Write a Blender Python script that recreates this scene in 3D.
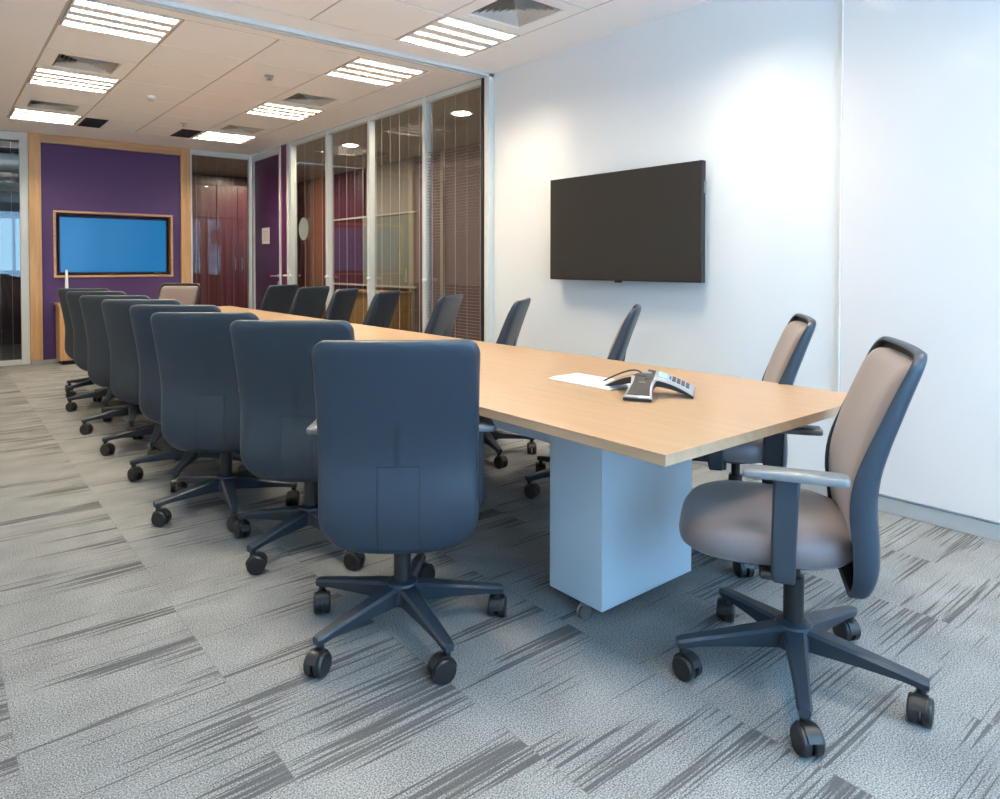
import bpy, bmesh, math, random
from math import pi, sin, cos, radians as rad
from mathutils import Vector, Matrix
random.seed(4)
sc = bpy.context.scene
for o in list(bpy.data.objects): bpy.data.objects.remove(o)
col = sc.collection

# ------------------------------------------------------------------ camera, world, exposure
cam_d = bpy.data.cameras.new('camera'); cam = bpy.data.objects.new('camera', cam_d); col.objects.link(cam)
R_ = Vector((0.7752, -0.6317, 0.001)); F_ = Vector((0.6315, 0.7751, -0.0209)).normalized()
U_ = R_.cross(F_).normalized(); R_ = F_.cross(U_).normalized()
M = Matrix((R_, U_, -F_)).transposed().to_4x4(); M.translation = (0, 0, 1.21)
cam.matrix_world = M
cam_d.sensor_width = 36; cam_d.lens = 691.61 * 36 / 1000
cam_d.shift_x = 0.0064; cam_d.shift_y = -0.1208
cam_d.clip_start = 0.05; cam_d.clip_end = 200
sc.camera = cam
sc.view_settings.view_transform = 'Standard'; sc.view_settings.look = 'None'
sc.view_settings.gamma = 1; sc.view_settings.use_curve_mapping = False
sc.view_settings.exposure = 0.40
sc.cycles.max_bounces = 14; sc.cycles.diffuse_bounces = 8; sc.cycles.glossy_bounces = 5
sc.cycles.transparent_max_bounces = 24; sc.cycles.use_denoising = True
sc.cycles.caustics_reflective = False; sc.cycles.caustics_refractive = False
sc.cycles.sample_clamp_indirect = 12
SKY_COLOR = (0.36, 0.66, 1.0, 1); SKY_STRENGTH = 7.4
TUBE_COLOR = (1.0, 0.87, 0.68, 1); TUBE_STRENGTH = 190.0
w = bpy.data.worlds.new('sky'); sc.world = w; w.use_nodes = True
bg = w.node_tree.nodes['Background']; bg.inputs[0].default_value = SKY_COLOR; bg.inputs[1].default_value = SKY_STRENGTH

# ------------------------------------------------------------------ materials
def srgb(r, g, b):
    f = lambda c: (c / 255 / 12.92) if c / 255 <= .04045 else ((c / 255 + .055) / 1.055) ** 2.4
    return (f(r), f(g), f(b), 1)
def mat(name, color, rough=.5, metal=0, spec=.5, noise=None, bump=None, coat=0, emit=None, sheen=0):
    m = bpy.data.materials.new(name); m.use_nodes = True
    nt = m.node_tree; b = nt.nodes['Principled BSDF']
    b.inputs['Base Color'].default_value = color; b.inputs['Roughness'].default_value = rough
    b.inputs['Metallic'].default_value = metal; b.inputs['Specular IOR Level'].default_value = spec
    b.inputs['Coat Weight'].default_value = coat; b.inputs['Coat Roughness'].default_value = .05
    b.inputs['Sheen Weight'].default_value = sheen
    tc = nt.nodes.new('ShaderNodeTexCoord')
    if noise:
        scale, amt = noise
        n = nt.nodes.new('ShaderNodeTexNoise'); n.inputs['Scale'].default_value = scale; n.inputs['Detail'].default_value = 3
        nt.links.new(tc.outputs['Object'], n.inputs['Vector'])
        mx = nt.nodes.new('ShaderNodeMix'); mx.data_type = 'RGBA'
        mx.inputs['A'].default_value = tuple(c * (1 - amt) for c in color[:3]) + (1,)
        mx.inputs['B'].default_value = tuple(min(1, c * (1 + amt)) for c in color[:3]) + (1,)
        nt.links.new(n.outputs['Fac'], mx.inputs['Factor']); nt.links.new(mx.outputs['Result'], b.inputs['Base Color'])
    if bump:
        scale, st = bump
        n2 = nt.nodes.new('ShaderNodeTexNoise'); n2.inputs['Scale'].default_value = scale
        nt.links.new(tc.outputs['Object'], n2.inputs['Vector'])
        bp = nt.nodes.new('ShaderNodeBump'); bp.inputs['Strength'].default_value = st; bp.inputs['Distance'].default_value = .002
        nt.links.new(n2.outputs['Fac'], bp.inputs['Height']); nt.links.new(bp.outputs['Normal'], b.inputs['Normal'])
    if emit:
        b.inputs['Emission Color'].default_value = emit[0]; b.inputs['Emission Strength'].default_value = emit[1]
    return m
def wood(name, c1, c2, axis='Y', rough=.45, scale=1.0):
    m = mat(name, c1, rough); nt = m.node_tree; b = nt.nodes['Principled BSDF']
    tc = nt.nodes.new('ShaderNodeTexCoord'); mp = nt.nodes.new('ShaderNodeMapping')
    s = {'X': (1.2, 22, 22), 'Y': (22, 1.2, 22), 'Z': (22, 22, 1.2)}[axis]
    mp.inputs['Scale'].default_value = tuple(v * scale for v in s)
    n = nt.nodes.new('ShaderNodeTexNoise'); n.inputs['Scale'].default_value = 1.6; n.inputs['Detail'].default_value = 6; n.inputs['Distortion'].default_value = .6
    rp = nt.nodes.new('ShaderNodeValToRGB'); rp.color_ramp.elements[0].color = c2; rp.color_ramp.elements[1].color = c1
    rp.color_ramp.elements[0].position = .3; rp.color_ramp.elements[1].position = .62
    nt.links.new(tc.outputs['Object'], mp.inputs[0]); nt.links.new(mp.outputs[0], n.inputs['Vector'])
    nt.links.new(n.outputs['Fac'], rp.inputs[0]); nt.links.new(rp.outputs[0], b.inputs['Base Color'])
    return m
def glass(name, tint, refl=.10):
    m = bpy.data.materials.new(name); m.use_nodes = True; nt = m.node_tree; nt.nodes.clear()
    out = nt.nodes.new('ShaderNodeOutputMaterial'); t = nt.nodes.new('ShaderNodeBsdfTransparent'); t.inputs[0].default_value = tint
    g = nt.nodes.new('ShaderNodeBsdfGlossy'); g.inputs['Roughness'].default_value = .0
    lw = nt.nodes.new('ShaderNodeFresnel'); lw.inputs['IOR'].default_value = 1.5
    mt = nt.nodes.new('ShaderNodeMath'); mt.operation = 'MULTIPLY'; mt.inputs[1].default_value = refl; mt.use_clamp = True
    mx = nt.nodes.new('ShaderNodeMixShader')
    ge = nt.nodes.new('ShaderNodeNewGeometry'); sb = nt.nodes.new('ShaderNodeMath'); sb.operation = 'SUBTRACT'; sb.inputs[0].default_value = 1
    m2 = nt.nodes.new('ShaderNodeMath'); m2.operation = 'MULTIPLY'      # reflect at the front face of the pane only
    nt.links.new(ge.outputs['Backfacing'], sb.inputs[1]); nt.links.new(mt.outputs[0], m2.inputs[0]); nt.links.new(sb.outputs[0], m2.inputs[1])
    nt.links.new(lw.outputs[0], mt.inputs[0]); nt.links.new(m2.outputs[0], mx.inputs[0])
    nt.links.new(t.outputs[0], mx.inputs[1]); nt.links.new(g.outputs[0], mx.inputs[2]); nt.links.new(mx.outputs[0], out.inputs[0])
    return m
def carpet():
    m = mat('carpet', (.3, .3, .3, 1), .95, spec=.1); nt = m.node_tree; b = nt.nodes['Principled BSDF']; N = nt.nodes; L = nt.links
    tc = N.new('ShaderNodeTexCoord'); sp = N.new('ShaderNodeSeparateXYZ'); L.new(tc.outputs['Object'], sp.inputs[0])
    def math_(op, a, bb=None, c=None):
        n = N.new('ShaderNodeMath'); n.operation = op
        for i, v in enumerate((a, bb, c)):
            if v is None: continue
            if isinstance(v, (int, float)): n.inputs[i].default_value = v
            else: L.new(v, n.inputs[i])
        return n.outputs[0]
    def comb(x, y, z):
        n = N.new('ShaderNodeCombineXYZ')
        for i, v in enumerate((x, y, z)):
            if isinstance(v, (int, float)): n.inputs[i].default_value = v
            else: L.new(v, n.inputs[i])
        return n.outputs[0]
    def noise(vec, detail=2, scale=1.0):
        n = N.new('ShaderNodeTexNoise'); n.inputs['Scale'].default_value = scale; n.inputs['Detail'].default_value = detail
        L.new(vec, n.inputs['Vector']); return n.outputs['Fac']
    def mr(v, a, bb, c=0, d=1):
        n = N.new('ShaderNodeMapRange'); n.interpolation_type = 'SMOOTHSTEP'
        L.new(v, n.inputs['Value'])
        for i, q in zip(('From Min', 'From Max', 'To Min', 'To Max'), (a, bb, c, d)): n.inputs[i].default_value = q
        return n.outputs[0]
    x, y = sp.outputs[0], sp.outputs[1]
    tx = math_('MULTIPLY', math_('SUBTRACT', x, .15), 2.0); ty = math_('MULTIPLY', math_('SUBTRACT', y, .04), 2.0)
    ix, iy = math_('FLOOR', tx), math_('FLOOR', ty)
    fx, fy = math_('SUBTRACT', tx, ix), math_('SUBTRACT', ty, iy)
    wn = N.new('ShaderNodeTexWhiteNoise'); wn.noise_dimensions = '2D'; L.new(comb(ix, iy, 0), wn.inputs['Vector'])
    rnd = wn.outputs['Value']; rz = math_('MULTIPLY', rnd, 91.0)
    # broad dark bands per tile, running out along x from one tile edge
    band = noise(comb(math_('MULTIPLY', x, 1.3), math_('MULTIPLY', y, 8.0), rz), 2)
    side = math_('MULTIPLY', math_('SUBTRACT', fx, .55), .13)
    band = math_('ADD', band, side)
    lines = noise(comb(math_('MULTIPLY', x, 2.0), math_('MULTIPLY', y, 105.0), rz), 2.5)
    fine = noise(comb(math_('MULTIPLY', x, 5.0), math_('MULTIPLY', y, 130.0), rz), 2)
    dark = mr(math_('ADD', band, math_('MULTIPLY', math_('SUBTRACT', lines, .5), 1.0)), .575, .68)
    dark = math_('MULTIPLY', dark, mr(fine, .30, .5, .75, 1))
    thin = math_('MULTIPLY', mr(lines, .585, .67), mr(band, .40, .54, 0, .75))
    dark = math_('MAXIMUM', dark, thin)
    grain = noise(tc.outputs['Object'], 3, 250.0)
    grain2 = noise(tc.outputs['Object'], 2, 5.0)
    lightc = N.new('ShaderNodeMix'); lightc.data_type = 'RGBA'
    lightc.inputs['A'].default_value = (.080, .081, .081, 1); lightc.inputs['B'].default_value = (.355, .36, .355, 1)
    L.new(mr(math_('ADD', grain, math_('MULTIPLY', math_('SUBTRACT', grain2, .5), .15)), .30, .70), lightc.inputs['Factor'])
    mx = N.new('ShaderNodeMix'); mx.data_type = 'RGBA'; mx.inputs['B'].default_value = (.045, .046, .049, 1)
    L.new(math_('MULTIPLY', math_('MULTIPLY', dark, .80), mr(grain, .2, .6, .6, 1)), mx.inputs['Factor']); L.new(lightc.outputs['Result'], mx.inputs['A'])
    # hairline seams
    seam = math_('MAXIMUM', math_('GREATER_THAN', math_('ABSOLUTE', math_('SUBTRACT', fx, .5)), .4955), math_('MULTIPLY', math_('GREATER_THAN', math_('ABSOLUTE', math_('SUBTRACT', fy, .5)), .496), .5))
    mx2 = N.new('ShaderNodeMix'); mx2.data_type = 'RGBA'; mx2.inputs['B'].default_value = (.13, .13, .13, 1)
    L.new(math_('MULTIPLY', seam, .28), mx2.inputs['Factor']); L.new(mx.outputs['Result'], mx2.inputs['A'])
    L.new(mx2.outputs['Result'], b.inputs['Base Color'])
    bp = N.new('ShaderNodeBump'); bp.inputs['Strength'].default_value = .2; bp.inputs['Distance'].default_value = .002
    L.new(grain, bp.inputs['Height']); L.new(bp.outputs['Normal'], b.inputs['Normal'])
    return m
W = {}
W['carpet'] = carpet()
W['wall'] = mat('wall_paint', (.74, .755, .755, 1), .8, noise=(3, .012))
W['ceil'] = mat('ceiling_tile', (.93, .90, .85, 1), .9, noise=(220, .04))
W['plaster'] = mat('ceiling_plaster', (.93, .90, .86, 1), .9, noise=(4, .01))
W['groove'] = mat('ceiling_groove', (.50, .44, .37, 1), .8)
W['alu'] = mat('white_aluminium', (.66, .69, .67, 1), .35, noise=(6, .02))
W['steel'] = mat('satin_steel', (.60, .60, .58, 1), .3, metal=1, noise=(40, .05))
W['skirt'] = mat('skirting_aluminium', (.50, .51, .50, 1), .4, metal=.3, noise=(30, .03))
W['seal'] = mat('black_rubber_seal', (.008, .008, .009, 1), .6)
W['board'] = mat('glossy_white_glass', (.74, .695, .66, 1), .06, spec=.5, coat=.3)
W['purple'] = mat('purple_paint', (.072, .032, .140, 1), .6, noise=(8, .04))
W['door'] = mat('plum_door_laminate', (.062, .013, .066, 1), .35, noise=(20, .05))
W['panel'] = mat('plum_panel_laminate', (.12, .014, .085, 1), .4, noise=(20, .05))
W['oak'] = wood('light_oak', srgb(208, 166, 116), srgb(190, 146, 98), 'Z')
W['oakX'] = wood('light_oak_cross', srgb(200, 160, 116), srgb(180, 140, 98), 'X')
W['maple'] = wood('maple_tabletop', (.395, .260, .155, 1), (.355, .228, .130, 1), 'Y', .38)
W['edge'] = wood('maple_edge_band', (.40, .27, .165, 1), (.33, .22, .13, 1), 'Y', .45)
W['paint'] = mat('silver_grey_paint', (.43, .51, .57, 1), .42, noise=(9, .02))
W['white'] = mat('white_enamel', (.85, .86, .86, 1), .3, noise=(20, .01))
W['plastic'] = mat('slate_grey_plastic', (.019, .031, .046, 1), .40, bump=(420, .12))
W['plastic2'] = mat('dark_grey_plastic', (.020, .029, .041, 1), .42, bump=(420, .12))
W['pad'] = mat('grey_arm_pad', (.16, .17, .18, 1), .30, noise=(60, .03))
W['black'] = mat('black_plastic', (.012, .012, .013, 1), .4, noise=(50, .1))
W['inside'] = mat('black_shell_inside', (.022, .020, .019, 1), .6, noise=(50, .1))
W['taupe'] = mat('taupe_fabric', (.215, .165, .150, 1), .8, bump=(600, .25), noise=(90, .05), sheen=.25)
W['seat'] = mat('taupe_seat_fabric', (.150, .118, .118, 1), .50, spec=.5, bump=(600, .12), noise=(90, .05), sheen=.3)
W['tag'] = mat('white_tag', (.7, .7, .7, 1), .5, noise=(50, .02))
W['screen'] = mat('black_tv_screen', (.022, .020, .018, 1), .32, spec=.35, noise=(2, .05))
W['bezel'] = mat('black_tv_bezel', (.010, .010, .010, 1), .35, noise=(60, .1))
W['bluereflection'] = mat('blue_reflection_screen', (.01, .02, .03, 1), .12, emit=((.005, .12, .31, 1), 1.0), spec=.2)  # emission paints in the blue daylight reflected by a dark screen
W['tube'] = mat('lit_tube', (1, 1, 1, 1), .5, emit=(TUBE_COLOR, TUBE_STRENGTH))
W['spot'] = mat('lit_downlight', (1, 1, 1, 1), .5, emit=((1, .88, .68, 1), 430))
W['reflector'] = mat('bright_reflector', (.86, .85, .82, 1), .25, noise=(30, .02))
W['louvre'] = mat('grey_louvre', (.06, .058, .055, 1), .35, noise=(30, .02))
W['duct'] = mat('diffuser_grey', (.62, .57, .50, 1), .5, noise=(30, .05))
W['void'] = mat('dark_duct', (.02, .018, .016, 1), .8, noise=(30, .1))
W['glass'] = glass('partition_glass', (.90, .90, .87, 1), 1.6)
W['wglass'] = glass('window_glass', (.98, .99, 1, 1), 1.0)
W['tglass'] = glass('tinted_glass', (.28, .27, .25, 1), 1.0)
W['lcd'] = mat('grey_blue_lcd', (.30, .45, .52, 1), .25, noise=(50, .03))
W['silver'] = mat('silver_plastic', (.32, .33, .34, 1), .35, metal=.4, noise=(60, .03))
W['silver2'] = mat('pale_silver_plastic', (.30, .335, .37, 1), .35, metal=.1, noise=(60, .03))
W['graphite'] = mat('graphite_plastic', (.030, .028, .028, 1), .55, spec=.3, bump=(900, .4))
W['key'] = mat('dark_key', (.05, .05, .055, 1), .4, noise=(50, .1))
W['paper'] = mat('white_paper', (.78, .74, .68, 1), .8, noise=(30, .02))
W['print'] = mat('faint_grey_print', (.42, .40, .38, 1), .8, noise=(90, .05))
W['frost'] = glass('frosted_disc', (.55, .60, .56, 1), .4)
nt = W['frost'].node_tree
W['disc'] = mat('pale_green_disc', (.33, .37, .33, 1), .6, noise=(40, .03))
W['maroon'] = mat('maroon_laminate', (.085, .020, .032, 1), .3, noise=(6, .1))
W['rust'] = mat('rust_red_panel', (.16, .045, .030, 1), .4, noise=(6, .1))
W['mauve'] = mat('mauve_grey_wall', (.155, .105, .115, 1), .6, noise=(3, .05))
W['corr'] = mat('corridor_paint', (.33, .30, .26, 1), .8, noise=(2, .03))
W['nichereflection'] = mat('green_niche_reflection', (.23, .25, .20, 1), .4, noise=(3, .06))  # colour of the television niche as reflected in the side glazing
W['counter'] = wood('corridor_counter_wood', (.34, .20, .075, 1), (.27, .15, .05, 1), 'X')
W['cord'] = mat('pale_blind_cord', (.50, .47, .44, 1), .7, noise=(50, .03))
W['slat'] = mat('taupe_blind_slat', (.16, .12, .125, 1), .5, noise=(20, .03))
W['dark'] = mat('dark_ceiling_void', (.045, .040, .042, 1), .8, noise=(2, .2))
W['brown'] = mat('dark_maroon_partition', (.070, .022, .026, 1), .5, noise=(4, .1))

# ------------------------------------------------------------------ mesh helpers
def B(): return bmesh.new()
def bx(bm, x0, x1, y0, y1, z0, z1, mi=0, T=None):
    vs = [bm.verts.new(v) for v in ((x0,y0,z0),(x1,y0,z0),(x1,y1,z0),(x0,y1,z0),(x0,y0,z1),(x1,y0,z1),(x1,y1,z1),(x0,y1,z1))]
    if T is not None:
        for v in vs: v.co = T @ v.co
    fs = [bm.faces.new([vs[i] for i in q]) for q in ((0,3,2,1),(4,5,6,7),(0,1,5,4),(1,2,6,5),(2,3,7,6),(3,0,4,7))]
    for f in fs: f.material_index = mi
    return fs
def loft(bm, rings, cap0=True, cap1=True, mi=0, closed=True):
    R = [[bm.verts.new(p) for p in r] for r in rings]; n = len(R[0])
    for a, b in zip(R, R[1:]):
        for i in range(n if closed else n - 1):
            j = (i + 1) % n
            f = bm.faces.new((a[i], a[j], b[j], b[i])); f.material_index = mi
    if cap0: bm.faces.new(R[0][::-1]).material_index = mi
    if cap1: bm.faces.new(R[-1]).material_index = mi
    return R
def frame_of(d):
    d = d.normalized(); a = Vector((0,0,1)) if abs(d.z) < .9 else Vector((1,0,0))
    u = d.cross(a).normalized(); return u, d.cross(u).normalized()
def cyl(bm, p0, p1, r0, r1=None, n=20, mi=0):
    p0, p1 = Vector(p0), Vector(p1); r1 = r0 if r1 is None else r1
    u, v = frame_of(p1 - p0)
    c = lambda p, r: [p + u * r * cos(2*pi*i/n) + v * r * sin(2*pi*i/n) for i in range(n)]
    loft(bm, [c(p0, r0), c(p1, r1)], mi=mi)
def lathe(bm, prof, c=(0,0,0), n=24, mi=0, T=None):
    rings = [[Vector((c[0] + r*cos(2*pi*i/n), c[1] + r*sin(2*pi*i/n), c[2] + z)) for i in range(n)] for r, z in prof]
    if T is not None: rings = [[T @ p for p in r] for r in rings]
    loft(bm, rings, mi=mi)
def tube(bm, pts, r, n=8, mi=0):
    pts = [Vector(p) for p in pts]; rings = []
    for i, p in enumerate(pts):
        d = pts[min(i+1, len(pts)-1)] - pts[max(i-1, 0)]
        u, v = frame_of(d); rings.append([p + u*r*cos(2*pi*k/n) + v*r*sin(2*pi*k/n) for k in range(n)])
    loft(bm, rings, mi=mi)
def obj(name, bm, m, parent=None, bevel=0, seg=2, smooth=35, sub=0):
    bmesh.ops.recalc_face_normals(bm, faces=bm.faces)
    me = bpy.data.meshes.new(name); bm.to_mesh(me); bm.free()
    for q in (m if isinstance(m, (list, tuple)) else [m]): me.materials.append(W[q])
    if smooth:
        me.shade_smooth(); me.set_sharp_from_angle(angle=rad(smooth))
    o = bpy.data.objects.new(name, me); col.objects.link(o)
    if parent: o.parent = parent
    if bevel:
        b = o.modifiers.new('bevel', 'BEVEL'); b.width = bevel; b.segments = seg; b.limit_method = 'ANGLE'; b.angle_limit = rad(40); b.harden_normals = False
    if sub:
        s = o.modifiers.new('subd', 'SUBSURF'); s.levels = sub; s.render_levels = sub
    return o
def tag(o, label, cat, group=None):
    o['label'] = label; o['category'] = cat
    if group: o['group'] = group
    return o
def thing(name, label, cat, loc=(0,0,0), rz=0, group=None):
    o = bpy.data.objects.new(name, None); col.objects.link(o); o.empty_display_size = .1
    o.location = loc; o.rotation_euler = (0, 0, rz); return tag(o, label, cat, group)
def struct(name, bm, m, parent=None, label=None, **k):
    o = obj(name, bm, m, parent, **k)
    if parent is None: o['kind'] = 'structure'
    if label: o['label'] = label
    return o
def struct_empty(name, loc=(0,0,0)):
    o = bpy.data.objects.new(name, None); col.objects.link(o); o.location = loc; o['kind'] = 'structure'; return o
def dup(root, loc, rz, label, group=None, base_rot=None):
    r = root.copy(); col.objects.link(r); r.location = loc; r.rotation_euler = (0, 0, rz); r['label'] = label
    if group: r['group'] = group
    for ch in list(root.children):
        c = ch.copy(); col.objects.link(c); c.parent = r
        if base_rot is not None and ch.name.startswith('star_base'): c.rotation_euler = (0, 0, base_rot)
        for g in ch.children:
            d = g.copy(); col.objects.link(d); d.parent = c
    return r

# ------------------------------------------------------------------ setting
XR, YB, H, RAIL = 3.62, 9.98, 2.78, 4.49
XL, XLF, YN = -.55, .15, -1.6
XC = 5.45                                            # far wall of the corridor
b = B(); bx(b, -1.2, 6.0, -2.2, 14.4, -.1, 0); struct('floor', b, 'carpet', smooth=0)
# ceiling: tile grid with cells left out where fixtures sit
GX = [.665 + .625 * i for i in range(5)]
FAR = [9.11 - .625 * i for i in range(8)]            # 9.11 ... 4.735
NEAR = [4.22 - .625 * i for i in range(9)]           # 4.22 ... -.78
far_cells = {(0, 0): 'V', (3, 0): 'V'}
skip = set()
lights, vents = [], []
for k, kind in {0: 'L', 1: 'V', 3: 'L', 4: 'V', 6: 'L'}.items():       # rows counted from the far end
    for c in (0, 3):
        (lights if kind == 'L' else vents).append((GX[c], GX[c+1], FAR[k+1], FAR[k])); skip.add(('F', c, k))
for k, kind in {0: 'L', 1: 'V', 3: 'L', 4: 'V', 6: 'L'}.items():
    for c in (0, 3):
        (lights if kind == 'L' else vents).append((GX[c], GX[c+1], NEAR[k+1], NEAR[k])); skip.add(('N', c, k))
b = B()
g = .008
def tile(b, x0, x1, y0, y1):
    bx(b, x0 + g, x1 - g, y0 + g, y1 - g, H - .001, H + .014, 0)
for tagk, rows in (('F', FAR), ('N', NEAR)):
    for k in range(len(rows) - 1):
        for c in range(4):
            if (tagk, c, k) not in skip: tile(b, GX[c], GX[c+1], rows[k+1], rows[k])
# T-bars
for rows in (FAR, NEAR):
    for x in GX: bx(b, x - .011, x + .011, rows[-1] - .011, rows[0] + .011, H + .004, H + .016, 1)
    for y in rows:
        for c in range(4): bx(b, GX[c] + .011, GX[c+1] - .011, y - .008, y + .008, H + .004, H + .0155, 1)
# plaster border
def pl(x0, x1, y0, y1): bx(b, x0, x1, y0, y1, H, H + .02, 2)
x0, x1 = GX[0] - .011, GX[-1] + .011
pl(XL, x0, YN, YB + .3); pl(x1, XR, YN, YB)
pl(x0, x1, FAR[0] + .011, YB); pl(x0, x1, NEAR[0] + .011, FAR[-1] - .011); pl(x0, x1, YN, NEAR[-1] - .011)
bx(b, XL - .3, XR + .1, YN - .3, YB + .1, H + .15, H + .2, 2)          # slab above
struct('ceiling', b, ['ceil', 'groove', 'plaster'], smooth=0)
# walls
b = B(); bx(b, XR, XR + .14, YN - .2, RAIL - .05, 0, H + .2); struct('wall_right', b, 'wall', smooth=0)
b = B(); bx(b, XL - .12, XL, YN - .2, RAIL, 0, H + .2); bx(b, XL - .12, XLF, RAIL, RAIL + .12, 0, H + .2); bx(b, XLF - .12, XLF, RAIL + .12, YB, 0, H + .2); struct('wall_left', b, 'wall', smooth=0)
# near wall with a long daylight window behind the camera
b = B(); bx(b, XL, XR, YN - .2, YN, 0, .35); bx(b, XL, XR, YN - .2, YN, 2.6, H + .2)
bx(b, XL, XL + .12, YN - .2, YN, .35, 2.6); bx(b, XR - .12, XR, YN - .2, YN, .35, 2.6); struct('wall_near', b, 'wall', smooth=0)
wn = 0
def window_near(x0, x1):
    global wn; wn += 1
    o = struct_empty('window_%d' % wn, ((x0 + x1) / 2, YN - .1, .35)); cx = (x0 + x1) / 2
    b = B(); hw = (x1 - x0) / 2
    for a in (-hw, hw - .05): bx(b, a, a + .05, -.04, .04, 0, 2.25)
    bx(b, -hw + .05, hw - .05, -.04, .04, 0, .05); bx(b, -hw + .05, hw - .05, -.04, .04, 2.2, 2.25); obj('window_frame', b, 'alu', o, bevel=.003)
    b = B(); bx(b, -hw + .05, hw - .05, -.006, .006, .05, 2.2); obj('pane', b, 'wglass', o, smooth=0)
xs = [XL + .12 + i * (XR - XL - .24) / 3 for i in range(4)]
for a, c in zip(xs, xs[1:]): window_near(a, c)
# back wall: purple centre with a television niche, timber portal, glazed panels at each side
PX0, PX1 = 1.05, 2.64
NX0, NX1, NZ0, NZ1 = 1.18, 2.54, 1.045, 1.862
b = B(); y0, y1 = YB, YB + .22
bx(b, PX0, NX0, y0, y1, 0, H); bx(b, NX1, PX1, y0, y1, 0, H); bx(b, NX0, NX1, y0, y1, 0, NZ0); bx(b, NX0, NX1, y0, y1, NZ1, H)
bx(b, NX0, NX1, y1 - .05, y1, NZ0, NZ1); struct('wall_back', b, 'purple', smooth=0)
b = B(); t = .022
bx(b, NX0 - .005, NX0 + t, YB - .012, y1 - .051, NZ0 + t, NZ1 - t); bx(b, NX1 - t, NX1 + .005, YB - .012, y1 - .051, NZ0 + t, NZ1 - t)
bx(b, NX0 - .005, NX1 + .005, YB - .012, y1 - .051, NZ1 - t, NZ1 + .005); bx(b, NX0 - .005, NX1 + .005, YB - .012, y1 - .051, NZ0 - .005, NZ0 + t)
struct('trim_1', b, 'oakX', bevel=.001, label='pale timber lining round the television niche')
b = B()
bx(b, .925, PX0, YB - .05, YB + .10, .045, H - .001); bx(b, PX1, 2.765, YB - .05, YB + .10, .045, H - .001)
struct('trim_2', b, 'oak', bevel=.002, label='light oak uprights of the portal round the purple wall')
b = B(); bx(b, PX0, PX1, YB - .05, YB + .0, H - .105, H - .001); struct('trim_3', b, 'oakX', bevel=.002, label='light oak head of the portal over the purple wall')
b = B(); bx(b, .935, PX0 - .005, YB - .045, YB + .1, 0, .045); bx(b, PX1 + .005, 2.755, YB - .045, YB + .1, 0, .045); bx(b, PX0, PX1, YB - .006, YB, 0, .04)
struct('baseboard_back', b, 'skirt', smooth=0)
def pane_window(name, axis, a0, a1, pos, z0=.06, z1=2.66, fr=.05, depth=.07, cords=4, slats=False, head=.10, base=.06, knob=None, fr_left=None, only_frame=False):
    """glazed partition bay; axis 'x' runs along x at y=pos, axis 'y' along y at x=pos"""
    o = struct_empty(name, ((a0 + a1) / 2, pos, 0) if axis == 'x' else (pos, (a0 + a1) / 2, 0))
    hw = (a1 - a0) / 2
    T = None if axis == 'x' else Matrix.Rotation(rad(90), 4, 'Z')
    fl = fr if fr_left is None else fr_left
    b = B()
    bx(b, -hw, -hw + fl, -depth/2, depth/2, 0, H - .002, T=T); bx(b, hw - fr, hw, -depth/2, depth/2, 0, H - .002, T=T)
    bx(b, -hw + fl, hw - fr, -depth/2 + .008, depth/2 - .008, H - head, H - .002, T=T); bx(b, -hw + fl, hw - fr, -depth/2 + .008, depth/2 - .008, 0, base, T=T)
    obj('window_frame', b, 'alu', o, bevel=.003)
    b = B(); bx(b, -hw + fl - .006, hw - fr + .006, -.006 - .018, .006 - .018, base - .006, H - head + .006, T=T); obj('pane', b, 'glass', o, smooth=0)
    if cords:
        b = B()
        for i in range(cords):
            q = -hw + fl + (hw * 2 - fl - fr) * (i + .55) / cords + random.uniform(-.03, .03)
            cyl(b, (T or Matrix()) @ Vector((q, .012, base)), (T or Matrix()) @ Vector((q, .012, H - head)), (.0012 if i % 2 else .0022), n=5)
        c = obj('blind_cord', b, 'cord', o)
    if slats:
        b = B(); n = 78
        for i in range(n):
            z = .10 + i * .028
            bx(b, -hw + fl + .01, hw - fr - .01, .002, .020, z, z + .0014, T=T)
        s = obj('blind_slats', b, 'slat', o, smooth=0); s['label'] = 'thin horizontal venetian blind slats inside the glazing'
    if knob is not None:
        b = B(); p = Vector((knob * (hw - .03), -depth/2, 1.06)); q = p + Vector((0, -.035, 0))
        if T is not None:
            cyl(b, (T @ Vector((p.x, depth/2, p.z))), T @ Vector((p.x, depth/2 + .035, p.z)), .016, n=14)
        else: cyl(b, p, q, .016, n=14)
        obj('blind_knob', b, 'white', o, bevel=.003)
    return o
pane_window('window_4', 'x', XLF, .925, YB + .03, fr=.085, cords=5)
pane_window('window_5', 'x', 2.768, XR - .0, YB + .03, fr=.045, fr_left=.03, cords=6, head=.07)
# glazed side partition of the far half (axis y, room side is -x)
bays = [(7.56, 8.62), (6.555, 7.56), (5.49, 6.555), (4.52, 5.49)]
for i, (a, c) in enumerate(bays):
    pane_window('window_%d' % (6 + i), 'y', a, c, XR + .035, fr=.026, fr_left=.026, depth=.07, cords=(4, 5, 6, 5)[i], slats=(i == 3), knob=.985, head=.05)
b = B(); bx(b, XR - .012, XR + .09, 8.62, 8.70, 0, H - .002); struct('trim_4', b, 'alu', bevel=.003, label='pale post between plum panel and glazing')
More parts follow.
